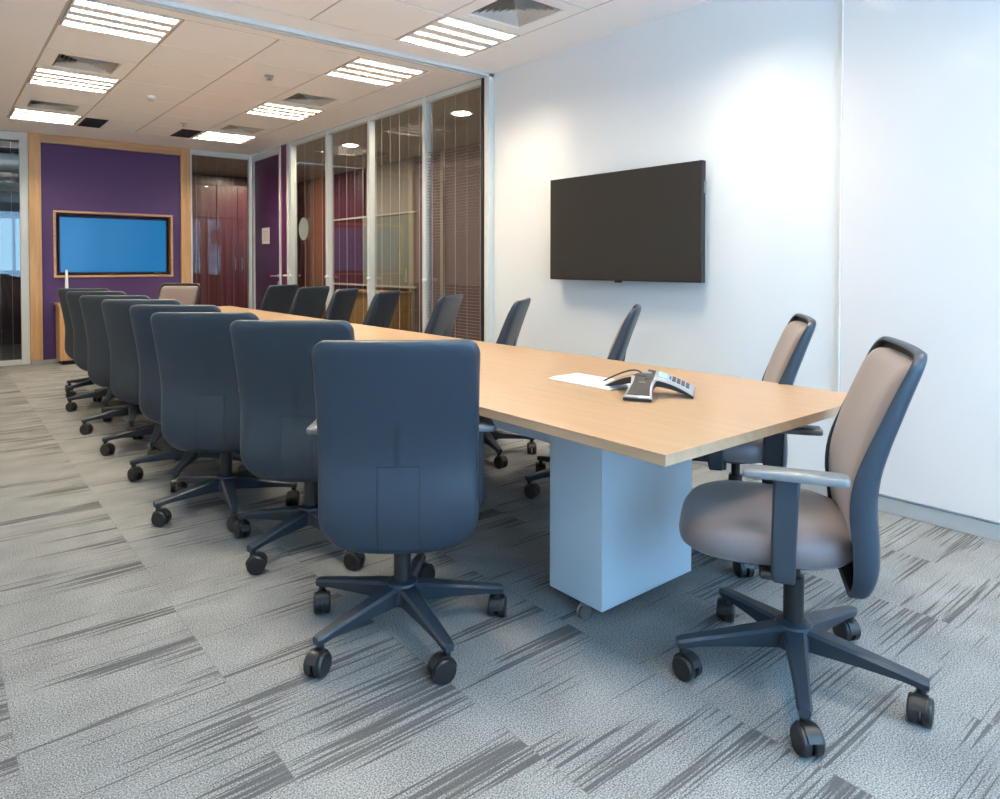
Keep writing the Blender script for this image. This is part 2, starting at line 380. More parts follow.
# plum door and fixed side panel
d = struct_empty('door_1', (XR + .02, 9.45, 0))
b = B(); bx(b, 0, .045, -.46, .46, .012, 2.68); obj('door_leaf', b, 'door', d, bevel=.002)
b = B(); bx(b, -.02, .07, -.51, -.462, 0, H - .002); bx(b, -.02, .07, .462, .50, 0, H - .002); bx(b, -.012, .06, -.462, .462, 2.685, H - .002); obj('door_frame', b, 'alu', d, bevel=.003)
b = B(); yh = -.39
cyl(b, (-.008, yh, 1.05), (0, yh, 1.05), .026); cyl(b, (-.06, yh, 1.05), (0, yh, 1.05), .009); tube(b, [(-.055, yh - .01, 1.05), (-.058, yh + .06, 1.05), (-.055, yh + .13, 1.048)], .0095, 10)
obj('door_handle', b, 'steel', d)
b = B(); cyl(b, (-.01, yh, .955), (0, yh, .955), .022); cyl(b, (-.016, yh, .955), (-.01, yh, .955), .010); obj('lock_escutcheon', b, 'steel', d)
b = B(); bx(b, XR + .015, XR + .06, 8.702, 8.938, 0, H - .002); struct('trim_5', b, 'panel', bevel=.002, label='narrow plum panel beside the plum door')
b = B(); cyl(b, (XR - .04, 8.73, 1.06), (XR + .015, 8.73, 1.06), .013, n=14); tube(b, [(XR - .035, 8.73, 1.06), (XR - .035, 8.78, 1.06)], .008, 8)
tag(obj('pull_knob', b, 'white'), 'small white pull on the narrow plum panel beside the door', 'handle')
p_ = B(); bx(p_, XR + .0165, XR + .0195, 9.36, 9.64, 1.49, 1.715)
o = tag(obj('door_notice', p_, 'paper', smooth=0), 'white paper notice stuck on the plum door', 'notice')
p_ = B()
for i in range(5): bx(p_, XR + .016, XR + .0166, 9.40, 9.60 - .03 * (i % 2), 1.54 + i * .03, 1.546 + i * .03)
obj('printed_lines', p_, 'print', o, smooth=0)
# jamb of the folding wall and its ceiling track
b = B(); bx(b, XR - .05, XR + .05, RAIL - .045, RAIL + .018, 0, H - .002); struct('trim_6', b, 'alu', bevel=.003, label='white jamb of the folding wall')
b = B(); bx(b, XR - .06, XR + .04, RAIL + .019, RAIL + .045, 0, H - .002); struct('trim_7', b, 'seal', smooth=0, label='black seal strip beside the jamb')
b = B(); bx(b, XL, XR - .0, RAIL - .045, RAIL - .014, H - .03, H - .001); bx(b, XL, XR, RAIL + .014, RAIL + .045, H - .03, H - .001); bx(b, XL, XR, RAIL - .014, RAIL + .014, H - .008, H - .001)
struct('trim_8', b, 'alu', bevel=.002, label='white sliding-wall track across the ceiling')
b = B(); bx(b, XR - .014, XR, 1.60, RAIL - .05, 0, .072); bx(b, XR - .014, XR, YN, 1.60, 0, .072); struct('baseboard_right', b, 'skirt', bevel=.002)
# glossy writing wall
t_ = thing('whiteboard', 'tall glossy white glass writing board on the right wall', 'whiteboard', (XR, .35, .085))
b = B(); bx(b, -.022, -.001, -1.0, 1.265, 0, H - .095); obj('glass_panel', b, 'board', t_, bevel=.0015)
b = B(); bx(b, -.026, -.001, 1.266, 1.272, 0, H - .095); obj('edge_strip', b, 'white', t_)

# ------------------------------------------------------------------ corridor and rooms seen through the glass
b = B(); bx(b, XC, XC + .1, 4.0, 14.0, 0, H + .2); struct('wall_corridor', b, 'corr', smooth=0)
b = B(); bx(b, XR + .14, XC, 3.9, 4.0, 0, H + .2); struct('wall_corridor_near', b, 'mauve', smooth=0)
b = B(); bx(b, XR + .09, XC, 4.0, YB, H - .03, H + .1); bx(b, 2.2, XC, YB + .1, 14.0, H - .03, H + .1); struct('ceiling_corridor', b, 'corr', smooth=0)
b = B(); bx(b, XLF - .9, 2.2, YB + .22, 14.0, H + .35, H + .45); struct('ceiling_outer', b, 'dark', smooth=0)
b = B(); bx(b, XC - .03, XC, 6.2, 8.45, 0, H - .03); struct('wall_corridor_mauve', b, 'mauve', smooth=0)
b = B(); bx(b, XC - .035, XC, 9.95, 11.0, 0, H - .03); struct('wall_corridor_maroon', b, 'maroon', smooth=0)
b = B(); bx(b, XC - .035, XC, 11.0, 12.4, 0, H - .03); struct('wall_corridor_rust', b, 'rust', smooth=0)
b = B(); bx(b, XC - .05, XC, 8.45, 9.95, .88, 1.95); struct('window_10', b, 'nichereflection', smooth=0, label='added grey-green panel painted as the niche reflection in the glazing')  # solid panel stands in for the niche's reflection in the glass
b = B(); bx(b, XC - .07, XC - .03, 8.4, 11.0, 1.95, 1.975); bx(b, XC - .07, XC - .03, 8.4, 11.0, .86, .89); struct('niche_reflection_rails', b, 'cord', smooth=0, label='added pale rails painted as the reflected niche frame')  # bright lines of the reflected niche frame, built as rails
b = B()
for y in (7.70, 8.47): bx(b, XC - .06, XC, y, y + .07, 0, H - .03)
struct('trim_10', b, 'corr', smooth=0, label='pale door posts across the corridor')
t_ = thing('counter', 'low wooden counter across the corridor behind the glazing', 'counter', (XC - .35, 9.3, 0))
b = B(); bx(b, -.14, .29, -.80, .65, 0, .78); obj('counter_body', b, 'counter', t_, bevel=.004)
b = B(); bx(b, -.17, .30, -.82, .67, .78, .81); obj('counter_top', b, 'counter', t_, bevel=.004)
# cupboards beyond the back glazing
b = B(); bx(b, 2.2, XC, 12.45, 12.6, 0, H + .1); struct('wall_beyond', b, 'maroon', smooth=0)
CB = [(2.35, 3.05), (3.05, 3.75), (3.75, 4.45), (4.45, 5.15)]
for i, (a, c) in enumerate(CB):
    lab = ['leftmost', 'second from left', 'third from left', 'rightmost'][i]
    t_ = thing('cupboard', 'tall maroon cupboard beyond the back glazing, %s of its row' % lab, 'cupboard', ((a + c) / 2, 12.2, 0), 0, 'maroon cupboards beyond the glass')
    b = B(); bx(b, -.348, .348, -.2, .24, 0, 2.55); obj('carcass', b, 'brown', t_)
    for s in (-1, 1):
        b = B(); bx(b, min(s*.004, s*.342), max(s*.004, s*.342), -.222, -.2, .08, 1.98); dr = obj('cupboard_door', b, 'maroon', t_, bevel=.002)
        b = B(); tube(b, [(s*.06, -.222, 1.10), (s*.06, -.25, 1.12), (s*.06, -.25, 1.30), (s*.06, -.222, 1.32)], .008, 8); obj('pull_handle', b, 'steel', dr)
        b = B(); bx(b, min(s*.004, s*.342), max(s*.004, s*.342), -.222, -.2, 1.99, 2.52); obj('upper_door', b, 'maroon', t_, bevel=.002)
# place beyond the left back glazing: bright outside window, dark partition, ducts overhead
b = B()
bx(b, -.75, 2.2, 13.9, 14.0, 0, 1.06); bx(b, -.75, 2.2, 13.9, 14.0, 2.0, H + .4); bx(b, 1.62, 2.2, 13.9, 14.0, 1.06, 2.0); bx(b, -.75, .55, 13.9, 14.0, 1.06, 2.0)
struct('wall_outer', b, 'brown', smooth=0)
b = B(); bx(b, 2.1, 2.2, YB + .22, 13.9, 0, H + .1); struct('wall_outer_side', b, 'brown', smooth=0)
b = B(); bx(b, -.85, -.75, YB, 14.0, 0, H + .4); bx(b, -.75, XLF, YB, YB + .1, 0, H + .4); struct('wall_outer_left', b, 'brown', smooth=0)
o = struct_empty('window_11', (1.085, 13.95, 1.06))
b = B()
for a in (-.535, -.02, .495): bx(b, a, a + .04, -.03, .03, 0, .94)
bx(b, -.495, .495, -.03, .03, 0, .04); bx(b, -.495, .495, -.03, .03, .90, .94); obj('window_frame', b, 'alu', o)
b = B(); bx(b, -.5, .5, -.004, .004, .04, .90); obj('pane', b, 'tglass', o, smooth=0)
for i, (z, r_, lab) in enumerate(((2.62, .13, 'wide ceiling duct beyond the left glazing'), (2.35, .07, 'thin lower ceiling duct beyond the left glazing'))):
    b = B(); cyl(b, (-.7, 11.8 + i * .7, z), (2.08, 11.8 + i * .7, z), r_, n=18)
    for k in range(6): cyl(b, (-.6 + k * .5, 11.8 + i * .7, z), (-.57 + k * .5, 11.8 + i * .7, z), r_ + .012, n=18)
    tag(obj('air_duct', b, 'duct'), lab, 'duct')
t_ = thing('desk_screen', 'dark maroon desk screen beyond the left glazing', 'screen', (.95, 11.6, 0))
b = B(); bx(b, -.75, .75, -.03, .03, .10, 1.04); obj('screen_panel', b, 'maroon', t_, bevel=.01)
for s in (-1, 1):
    b = B(); bx(b, s*.6 - .03, s*.6 + .03, -.2, .2, 0, .03); bx(b, s*.6 - .02, s*.6 + .02, -.02, .02, .03, .12); obj('foot', b, 'black', t_, bevel=.003)
# downlights in the corridor
for k, (x, y, lab) in enumerate(((4.24, 8.14, 'recessed corridor downlight farther along behind the glass'), (4.22, 5.70, 'recessed corridor downlight nearest the folding-wall jamb, behind glass'), (4.3, 11.3, 'recessed downlight above the maroon cupboards'), (4.3, 10.2, 'recessed downlight in the corridor behind the plum door'))):
    t_ = thing('downlight', lab, 'light', (x, y, H - .03), 0, 'corridor downlights')
    b = B(); lathe(b, [(.085, -.001), (.115, -.001), (.115, -.008), (.085, -.004)], n=28); obj('trim_ring', b, 'white', t_)
    b = B(); lathe(b, [(.084, -.001), (.084, -.006), (.05, -.008)], n=24); obj('lamp', b, 'spot', t_)

# ------------------------------------------------------------------ ceiling fixtures
LW = .595
def make_light():
    t_ = thing('ceiling_light', '', 'light'); h = LW / 2
    b = B()
    # housing: open-bottomed tray above the ceiling plane
    bx(b, -h, h, -h, h, .095, .10)
    bx(b, -h, -h + .012, -h, h, -.002, .095); bx(b, h - .012, h, -h, h, -.002, .095)
    bx(b, -h + .012, h - .012, -h, -h + .012, -.002, .095); bx(b, -h + .012, h - .012, h - .012, h, -.002, .095)
    obj('housing', b, 'reflector', t_, smooth=0)
    b = B(); n = 4; pitch = (LW - .024) / n
    for i in range(n + 1):
        y = -h + .012 + i * pitch; e = .004
        if i in (0, n): continue
        loft(b, [[Vector((x, y + s * q, z)) for (s, q, z) in ((-1, .030, .0), (1, .030, .0), (1, .010, .075), (-1, .010, .075))] for x in (-h + .012, h - .012)])
    for i in range(1, n):
        y = -h + .012 + i * pitch; bx(b, -h + .012, h - .012, y - .040, y + .040, -.0012, -.0002, 1)
    for i in range(n):
        ya = -h + .012 + i * pitch + (.026 if i else .0); yb = -h + .012 + (i + 1) * pitch - (.026 if i < n - 1 else 0)
        for k in range(1, 13):
            x = -h + .012 + k * (LW - .024) / 13
            bx(b, x - .0012, x + .0012, ya, yb, .002, .026)
    obj('louvre', b, ['louvre', 'reflector'], t_, smooth=0)
    for i in range(n):
        y = -h + .012 + (i + .5) * pitch
        b = B(); cyl(b, (-h + .02, y, .052), (h - .02, y, .052), .014, n=8); obj('tube', b, 'tube', t_)
    return t_
LL = make_light(); first = True
lab = {0: 'farthest', 1: 'middle', 2: 'nearer'}
for i, (x0, x1, y0, y1) in enumerate(lights):
    side = 'left' if x0 < 1 else 'right'
    if i < 6:
        L_ = '%s of the three louvred lights along the %s ceiling edge beyond the white track' % (['farthest', 'middle', 'nearest'][i // 2], side)
    else:
        L_ = '%s louvred light on this side of the white track, along the %s ceiling edge' % (['first', 'second', 'third'][(i - 6) // 2], side)
    loc = ((x0 + x1) / 2, (y0 + y1) / 2, H)
    if first: LL.location = loc; LL['label'] = L_; LL['group'] = 'louvred ceiling lights'; first = False
    else: dup(LL, loc, 0, L_, 'louvred ceiling lights')
def make_vent():
    t_ = thing('air_diffuser', '', 'vent'); h = .3075
    b = B()   # square face plate with a square opening
    o_, i_ = h, .205
    R = []
    for (q, z) in ((o_, .012), (o_, -.001), (i_ + .01, -.001), (i_, .006)):
        R.append([Vector((-q, -q, z)), Vector((q, -q, z)), Vector((q, q, z)), Vector((-q, q, z))])
    loft(b, R, False, False); obj('face_plate', b, 'ceil', t_, smooth=0)
    b = B(); bx(b, -.205, .205, -.205, .205, .075, .08); obj('duct_back', b, 'void', t_, smooth=0)
    b = B()
    for k in range(6):
        q = .196 - k * .030
        a = [Vector((s1 * q, s2 * q, .004)) for s1, s2 in ((-1,-1),(1,-1),(1,1),(-1,1))]
        c = [Vector((s1 * (q - .019), s2 * (q - .019), .034)) for s1, s2 in ((-1,-1),(1,-1),(1,1),(-1,1))]
        d_ = [v + Vector((0, 0, .002)) for v in c]; e_ = [v + Vector((0, 0, .002)) for v in a]
        loft(b, [a, c, d_, e_], False, False)
    q = .014; bx(b, -q, q, -q, q, .010, .03)
    obj('louvre_rings', b, 'duct', t_, smooth=0)
    return t_
VV = make_vent(); first = True
for i, (x0, x1, y0, y1) in enumerate(vents):
    side = 'left' if x0 < 1 else 'right'
    L_ = ('%s square air diffuser in the %s ceiling edge beyond the white track' % (['farther', 'nearer'][i // 2], side) if i < 4 else
          '%s square air diffuser on this side of the white track, %s ceiling edge' % (['first', 'second'][(i - 4) // 2], side))
    loc = ((x0 + x1) / 2, (y0 + y1) / 2, H)
    if first: VV.location = loc; VV['label'] = L_; VV['group'] = 'square air diffusers'; first = False
    else: dup(VV, loc, 0, L_, 'square air diffusers')
for i, (x, y) in enumerate(((1.42, 8.80), (2.40, 8.80))):
    t_ = thing('return_grille', 'small dark grille beside the %s far ceiling light' % ('left' if i == 0 else 'right'), 'vent', (x, y, H - .001), 0, 'small dark ceiling grilles')
    b = B(); bx(b, -.10, .10, -.26, .26, -.004, 0); obj('backing', b, 'void', t_, smooth=0)
    b = B()
    for k in range(9): bx(b, -.10, .10, -.25 + k * .06, -.225 + k * .06, -.010, -.004)
    bx(b, -.108, -.10, -.265, .265, -.011, 0); bx(b, .10, .108, -.265, .265, -.011, 0)
    obj('grille_bars', b, 'seal', t_, smooth=0)
for i, (x, y) in enumerate(((2.21, 5.68), (2.22, 8.20))):
    t_ = thing('sprinkler', 'small %s sprinkler head in the middle of the ceiling' % ('nearer' if i == 0 else 'farther'), 'sprinkler', (x, y, H - .001), 0, 'ceiling sprinklers')
    b = B(); lathe(b, [(.038, 0), (.038, -.004), (.02, -.010)], n=20); obj('escutcheon', b, 'steel', t_)
    b = B(); lathe(b, [(.010, -.008), (.010, -.02), (.012, -.022), (.004, -.032), (.004, -.034)], n=12); lathe(b, [(.022, -.034), (.022, -.036)], n=16)
    tube(b, [(.010, 0, -.018), (.016, 0, -.026), (.006, 0, -.034)], .0025, 6); tube(b, [(-.010, 0, -.018), (-.016, 0, -.026), (-.006, 0, -.034)], .0025, 6); obj('head', b, 'steel', t_)
t_ = thing('smoke_detector', 'small white smoke detector in the middle of the ceiling', 'detector', (1.62, 7.06, H - .001))
b = B(); lathe(b, [(.042, 0), (.042, -.014), (.036, -.024)], n=28); obj('base', b, 'white', t_)
b = B(); lathe(b, [(.030, -.024), (.030, -.040), (.020, -.046)], n=24); obj('sensor_head', b, 'duct', t_)

# ------------------------------------------------------------------ televisions
t_ = thing('wall_television', 'large black television mounted on the pale right wall', 'television', (XR, 3.03, 1.463))
b = B(); bx(b, -.095, -.055, -.642, .642, -.362, .362); obj('casing', b, 'bezel', t_, bevel=.004)
b = B(); bx(b, -.0965, -.095, -.632, .632, -.348, .352); obj('screen', b, 'screen', t_, smooth=0)
b = B(); bx(b, -.092, -.078, -.03, .03, -.374, -.362); obj('sensor_lip', b, 'bezel', t_, bevel=.003)
b = B(); bx(b, -.055, 0, -.20, .20, -.15, .15); bx(b, -.055, -.03, -.45, .45, -.28, .18); obj('wall_bracket', b, 'black', t_, bevel=.004)
b = B(); bx(b, -.075, -.066, -.652, -.642, .17, .24); obj('side_port', b, 'silver', t_)
b = B()
t2 = thing('niche_television', 'television in the niche of the purple wall, blue daylight reflection painted on its screen', 'television', (1.862, YB + .17, 1.445))
bx(b, -.625, .625, -.11, -.065, -.357, .357); obj('casing', b, 'bezel', t2, bevel=.004)
b = B(); bx(b, -.608, .608, -.112, -.110, -.338, .342); obj('screen', b, 'bluereflection', t2, smooth=0)
b = B(); bx(b, -.25, .25, -.065, 0, -.2, .2); obj('wall_bracket', b, 'black', t2, bevel=.003)
b = B(); bx(b, -.04, .04, -.108, -.09, -.364, -.357); obj('sensor_lip', b, 'bezel', t2, bevel=.002)
t3 = thing('adapter', 'small black adapter with its cable on the niche sill', 'adapter', (2.36, YB + .025, NZ0 + .0225))
b = B(); bx(b, -.05, .03, -.025, .025, 0, .03); obj('box', b, 'black', t3, bevel=.006)
b = B(); tube(b, [(.03, 0, .015), (.07, .005, .03), (.11, 0, .012), (.15, -.01, .03), (.14, .02, .06)], .005, 8); obj('cable', b, 'black', t3)

# ------------------------------------------------------------------ credenza and stick
t_ = thing('credenza', 'long low oak cabinet against the purple wall under the blue screen', 'cabinet', (1.885, 9.79, 0))
b = B(); bx(b, -.70, .70, -.16, .16, .05, .705); obj('carcass', b, 'oak', t_, bevel=.002)
b = B(); bx(b, -.715, .715, -.185, .17, .706, .735); obj('top', b, 'oakX', t_, bevel=.003)
b = B(); bx(b, -.67, .67, -.14, .14, 0, .05); obj('plinth', b, 'black', t_)
for k in range(4):
    xa = -.70 + k * .35
    b = B(); bx(b, xa + .003, xa + .347, -.18, -.161, .055, .70); dr = obj('door', b, 'oak', t_, bevel=.002)
    b = B(); sx = xa + (.31 if k % 2 == 0 else .04); tube(b, [(sx, -.181, .55), (sx, -.20, .555), (sx, -.20, .645), (sx, -.181, .65)], .005, 8); obj('pull_handle', b, 'steel', dr)
t_ = thing('white_stick', 'slim white upright stick standing on the cabinet before the blue screen', 'stick', (1.275, 9.72, .7355))
b = B(); lathe(b, [(.04, 0), (.04, .008), (.012, .012)], n=20); obj('foot', b, 'white', t_)
b = B(); lathe(b, [(.021, .01), (.019, .2), (.015, .37), (.012, .40)], n=14); obj('stem', b, 'white', t_)

# ------------------------------------------------------------------ tables
TX0, TX1 = 1.40, 2.60; TC = 2.0; TZ = .74
def make_table(y0, y1, label, name='conference_table'):
    L = y1 - y0; t_ = thing(name, label, 'table', (TC, (y0 + y1) / 2, 0), 0, 'two halves of the conference table'); h = L / 2
    b = B(); bx(b, -.6, .6, -h, h, TZ - .003, TZ); obj('tabletop', b, 'maple', t_, bevel=.0006)
    b = B(); bx(b, -.599, .599, -h + .001, h - .001, TZ - .030, TZ - .0032); e = obj('edge_band', b, 'edge', t_, bevel=.0012); e['label'] = 'darker edge banding under the tabletop'
    for s in (-1, 1):
        yc = s * (h - .60)
        b = B(); bx(b, -.283, .217, yc - .11, yc + (.14 if s < 0 else .11), .052, TZ - .031); pd = obj('pedestal', b, 'paint', t_, bevel=.002)
        for cx_ in (-.268, .17):
            for cy_ in (-.025,):
                b = B(); x_, y_ = cx_, yc + cy_
                cyl(b, (x_, y_, .046), (x_, y_, .052), .02, n=14)
                for sd in (-1, 1): cyl(b, (x_ - .010, y_ + sd*.004, .023), (x_ - .010, y_ + sd*.014, .023), .023, n=20)
                bx(b, x_ - .014, x_ + .006, y_ - .004, y_ + .004, .015, .047)
                obj('castor', b, 'steel', pd)
    b = B(); bx(b, -.25, -.232, -h + .712, h - .712, .555, TZ - .031); obj('modesty_rail', b, 'paint', t_, bevel=.002)
    return t_
T1 = make_table(1.046, 4.448, 'near maple conference table with the grey conference phone on it')
T2 = make_table(4.455, 7.86, 'far maple conference table beyond the joint, toward the purple wall')
# cable hatch in the near table
b = B(); off = Vector((TC, (1.046 + 4.448) / 2, 0))
bx(b, 1.955 - off.x, 2.125 - off.x, 1.715 - off.y, 2.05 - off.y, TZ + .0005, TZ + .005); ht = obj('cable_hatch', b, 'white', T1, bevel=.002); ht['label'] = 'white cable hatch let into the tabletop'
b = B(); bx(b, 1.965 - off.x, 2.115 - off.x, 1.73 - off.y, 2.035 - off.y, TZ + .0055, TZ + .012, T=None); obj('hatch_lid', b, 'white', ht, bevel=.002)

# ------------------------------------------------------------------ conference phone
PH = (2.015, 1.59, TZ)
t_ = thing('conference_phone', 'grey three-armed conference phone on the near tabletop', 'phone', PH, 0)
def arm_rings(z_add=0, wid=1.0, r0=.0, r1=.165, thick=None, inset=0):
    """rings along +x describing an arm: wide foot, sloping top"""
    rings = []
    for k in range(9):
        f = k / 8; r = r0 + (r1 - r0 - inset) * f
        zt = .070 - .055 * (r / .165) ** 1.7 + z_add
        hw = (.050 - .010 * sin(pi * f)) * wid - inset * .6
        zb = max(.001, zt - .014 - .020 * (1 - f)) if thick is None else zt - thick
        rings.append([Vector((r, -hw, zb)), Vector((r, hw, zb)), Vector((r, hw, zt - .004)), Vector((r, hw * .88, zt)), Vector((r, -hw * .88, zt)), Vector((r, -hw, zt - .004))])
    return rings
for k, a in enumerate((88, 207, 302)):
    WD = 1.15 if k == 2 else 1.0
    T = Matrix.Rotation(rad(a), 4, 'Z')
    if k == 2: T = T @ Matrix.Translation((0, 0, .007)) @ Matrix.Rotation(rad(8), 4, 'X')
    b = B(); loft(b, [[T @ p for p in r] for r in arm_rings(wid=WD)]); ar = obj('arm', b, 'graphite', t_, bevel=.002)
    b = B(); loft(b, [[T @ p for p in r] for r in arm_rings(.0012, 1.02 * WD, .03, .165, .0055)]); obj('edge_trim', b, 'silver', ar)
    b = B(); loft(b, [[T @ p for p in r] for r in arm_rings(.0030, .90 * WD, .042 if k == 2 else .012, .158, .006, .003)])
    if k < 2:
        s_ = obj('speaker_grille', b, 'graphite', ar)
        if k == 1:
            b = B(); bx(b, .075, .085, -.012, .012, .0535, .0560, T=T); obj('badge', b, 'silver', s_)
    else:
        obj('keypad_panel', b, 'silver2', ar)
        def top(f): return .070 - .055 * f ** 1.7 + .0030
        def plate(nm, m, xa, xb, ya, yb, hgt):
            b = B(); za, zb = top(xa / .165), top(xb / .165)
            ring = lambda x, z: [T @ Vector((x, ya, z)), T @ Vector((x, yb, z)), T @ Vector((x, yb, z + hgt)), T @ Vector((x, ya, z + hgt))]
            loft(b, [ring(xa, za), ring(xb, zb)]); return obj(nm, b, m, ar, smooth=0)
        plate('display', 'lcd', .045, .076, -.030, .030, .003)
        plate('menu_key', 'key', .081, .086, -.014, .014, .003)
        for r_ in range(4):
            for c_ in range(3): plate('key', 'key', .091 + r_ * .0155, .102 + r_ * .0155, -.024 + c_ * .018, -.012 + c_ * .018, .004)
b = B(); lathe(b, [(.040, .040), (.046, .062), (.040, .0715), (.02, .0755), (.001, .076)], n=24); obj('hub', b, 'graphite', t_)
b = B(); lathe(b, [(.018, .0758), (.018, .0785), (.012, .080)], n=18); obj('mute_button', b, 'silver', t_)
b = B(); cp_ = [Vector((.03 + .10 * sin(pi * k / 14) * .5, .03 + .21 * k / 14, .050 + .022 * sin(pi * k / 14) - .040 * (k / 14) ** 2)) for k in range(15)]; tube(b, cp_, .0032, 8); obj('phone_cable', b, 'graphite', t_)

# ------------------------------------------------------------------ office chair
def lerp(a, b, t): return a + (b - a) * t
def interp(tab, x):
    """smooth (Catmull-Rom) interpolation of a table"""
    if x <= tab[0][0]: return tab[0][1]
    if x >= tab[-1][0]: return tab[-1][1]
    for i in range(len(tab) - 1):
        (xa, a), (xb, c) = tab[i], tab[i+1]
        if x <= xb:
            t = (x - xa) / (xb - xa); h = xb - xa
            m0 = (c - tab[i-1][1]) / (xb - tab[i-1][0]) if i else (c - a) / h
            m1 = (tab[i+2][1] - a) / (tab[i+2][0] - xa) if i + 2 < len(tab) else (c - a) / h
            return (2*t**3 - 3*t*t + 1) * a + (t**3 - 2*t*t + t) * h * m0 + (-2*t**3 + 3*t*t) * c + (t**3 - t*t) * h * m1
REAR = [(.30, -.166), (.36, -.186), (.42, -.198), (.50, -.198), (.58, -.192), (.66, -.198), (.74, -.219), (.82, -.246), (.90, -.274), (1.0, -.312)]   # rear face of the shell, y at height z
DEP = [(.33, .050), (.45, .062), (.62, .064), (.80, .050), (.93, .040), (1.0, .034)]                        # depth of the shell rim
ZT, ZBOT, HW = .991, .316, .245
def outline(n_side=16):
    """closed outline (x,z) of the shell, symmetric, counted anticlockwise from bottom centre"""
    pts = []
    rb, rt = .125, .045
    half = []
    for i in range(7):                                           # bottom, sagging
        x = (HW - rb) * i / 7; half.append((x, ZBOT + .022 * (x / HW) ** 2))
    zb = ZBOT + .022 * ((HW - rb) / HW) ** 2
    for i in range(9):
        a = -pi/2 + (pi/2) * i / 8; half.append((HW - rb + rb * cos(a), zb + rb * .95 + rb * .95 * sin(a)))
    z0 = zb + rb * .95; z1 = ZT - rt
    for i in range(1, n_side): half.append((HW, lerp(z0, z1, i / n_side)))
    for i in range(7):
        a = (pi/2) * i / 6; half.append((HW - rt + rt * cos(a), z1 + rt * sin(a)))
    for i in range(1, 7): half.append(((HW - rt) * (1 - i / 7), ZT))
    half.append((0, ZT))
    left = [(-x, z) for x, z in half[1:-1]][::-1]
    return half + left
def bow(x): return .020 * (abs(x) / HW) ** 2.2                     # shell wraps forward at its sides
def mk_shell(chair):
    O = outline(); ZC = .665
    def ring(ins, f, fwd):
        """inset by ins metres; y = rear + fwd(z)"""
        out = []
        sx = max(0, (HW - ins) / HW); sz = max(0, ((ZT - ZBOT) / 2 - ins) / ((ZT - ZBOT) / 2))
        for x, z in O:
            xx, zz = x * sx, ZC + (z - ZC) * sz
            out.append(Vector((xx, interp(REAR, zz) + bow(xx) + fwd(zz), zz)))
        return out
    d = lambda z: interp(DEP, z)
    b = B()
    rings = [ring(HW * .985, 0, lambda z: 0), ring(HW * .75, 0, lambda z: 0), ring(HW * .5, 0, lambda z: 0), ring(HW * .28, 0, lambda z: 0), ring(.036, 0, lambda z: 0), ring(.016, 0, lambda z: .0035), ring(.005, 0, lambda z: .009), ring(0, 0, lambda z: .018),
             ring(0, 0, lambda z: d(z) - .004), ring(.003, 0, lambda z: d(z)), ring(.010, 0, lambda z: d(z)), ring(.012, 0, lambda z: d(z) - .004)]
    loft(b, rings, True, False, mi=0)
    last = rings[-1]
    ins = [last, ring(.014, 0, lambda z: .016), ring(.05, 0, lambda z: .010), ring(HW * .5, 0, lambda z: .008), ring(HW * .985, 0, lambda z: .008)]
    loft(b, ins, False, True, mi=1)
    bmesh.ops.remove_doubles(b, verts=b.verts, dist=.00005)
    sh = obj('back_shell', b, ['plastic', 'inside'], chair, smooth=50)
    # cover plate with a fine joint line, on the lower rear
    b = B()
    def plate_ring(e, off):
        out = []
        N = 10
        zs0, zs1 = .340, .595 + e
        for i in range(N + 1): z = lerp(zs0, zs1, i / N); out.append(Vector((-.062 - e, interp(REAR, z) + bow(.062) - off, z)))
        for i in range(N + 1): z = lerp(zs1, zs0, i / N); out.append(Vector((.062 + e, interp(REAR, z) + bow(.062) - off, z)))
        return out
    def strip(e, off, m, nm, par):
        b = B(); pr = plate_ring(e, off); N = len(pr) // 2
        V = [b.verts.new(p) for p in pr]
        bk = [b.verts.new(p + Vector((0, off + .002, 0))) for p in pr]
        for i in range(N - 1):
            b.faces.new((V[i], V[i+1], V[2*N-2-i], V[2*N-1-i]))
        n = len(V)
        for i in range(n): b.faces.new((V[i], V[(i+1) % n], bk[(i+1) % n], bk[i]))
        return obj(nm, b, m, par, smooth=50)
    strip(.0022, .0012, 'seal', 'joint_line', sh); cp = strip(0, .0024, 'plastic', 'cover_plate', sh)
    # cushion
    b = B()
    ci = lambda ins, fwd: cushion_ring(ins, fwd)
    cw, z0, z1 = .226, .455, .958; zc = (z0 + z1) / 2
    def cushion_ring(ins, fwd):
        out = []; r = .04
        pts = []
        for (sx, sz, a0) in ((1, -1, -90), (1, 1, 0), (-1, 1, 90), (-1, -1, 180)):
            for i in range(6):
                a = rad(a0 + 18 * i); pts.append((sx * (cw - r) + r * cos(a), (z1 - r if sz > 0 else z0 + r) + r * sin(a)))
            # extra points along straight edges
            nx = {(1, -1): (cw, None), (1, 1): (None, z1), (-1, 1): (-cw, None), (-1, -1): (None, z0)}[(sx, sz)]
            for i in range(1, 10):
                t = i / 10
                if nx[0] is not None: zz = lerp(z0 + r, z1 - r, t if sx > 0 else 1 - t); pts.append((nx[0], zz))
                else: xx = lerp(cw - r, -(cw - r), t if sz > 0 else 1 - t); pts.append((xx, nx[1]))
        sx_ = (cw - ins) / cw; sz_ = ((z1 - z0) / 2 - ins) / ((z1 - z0) / 2)
        for x, z in pts:
            xx, zz = x * sx_, zc + (z - zc) * sz_
            out.append(Vector((xx, interp(REAR, zz) + .75 * bow(xx) + .012 + fwd * (1 - .25 * max(0, (zz - .8) / .2)) , zz)))
        return out
    loft(b, [cushion_ring(.222, .0), cushion_ring(.15, .0), cushion_ring(.08, .0), cushion_ring(.03, .0), cushion_ring(0, .0), cushion_ring(0, .030), cushion_ring(.005, .044), cushion_ring(.016, .054), cushion_ring(.04, .060), cushion_ring(.10, .064), cushion_ring(.17, .066), cushion_ring(.222, .066)])
    obj('back_cushion', b, 'taupe', chair, smooth=60)
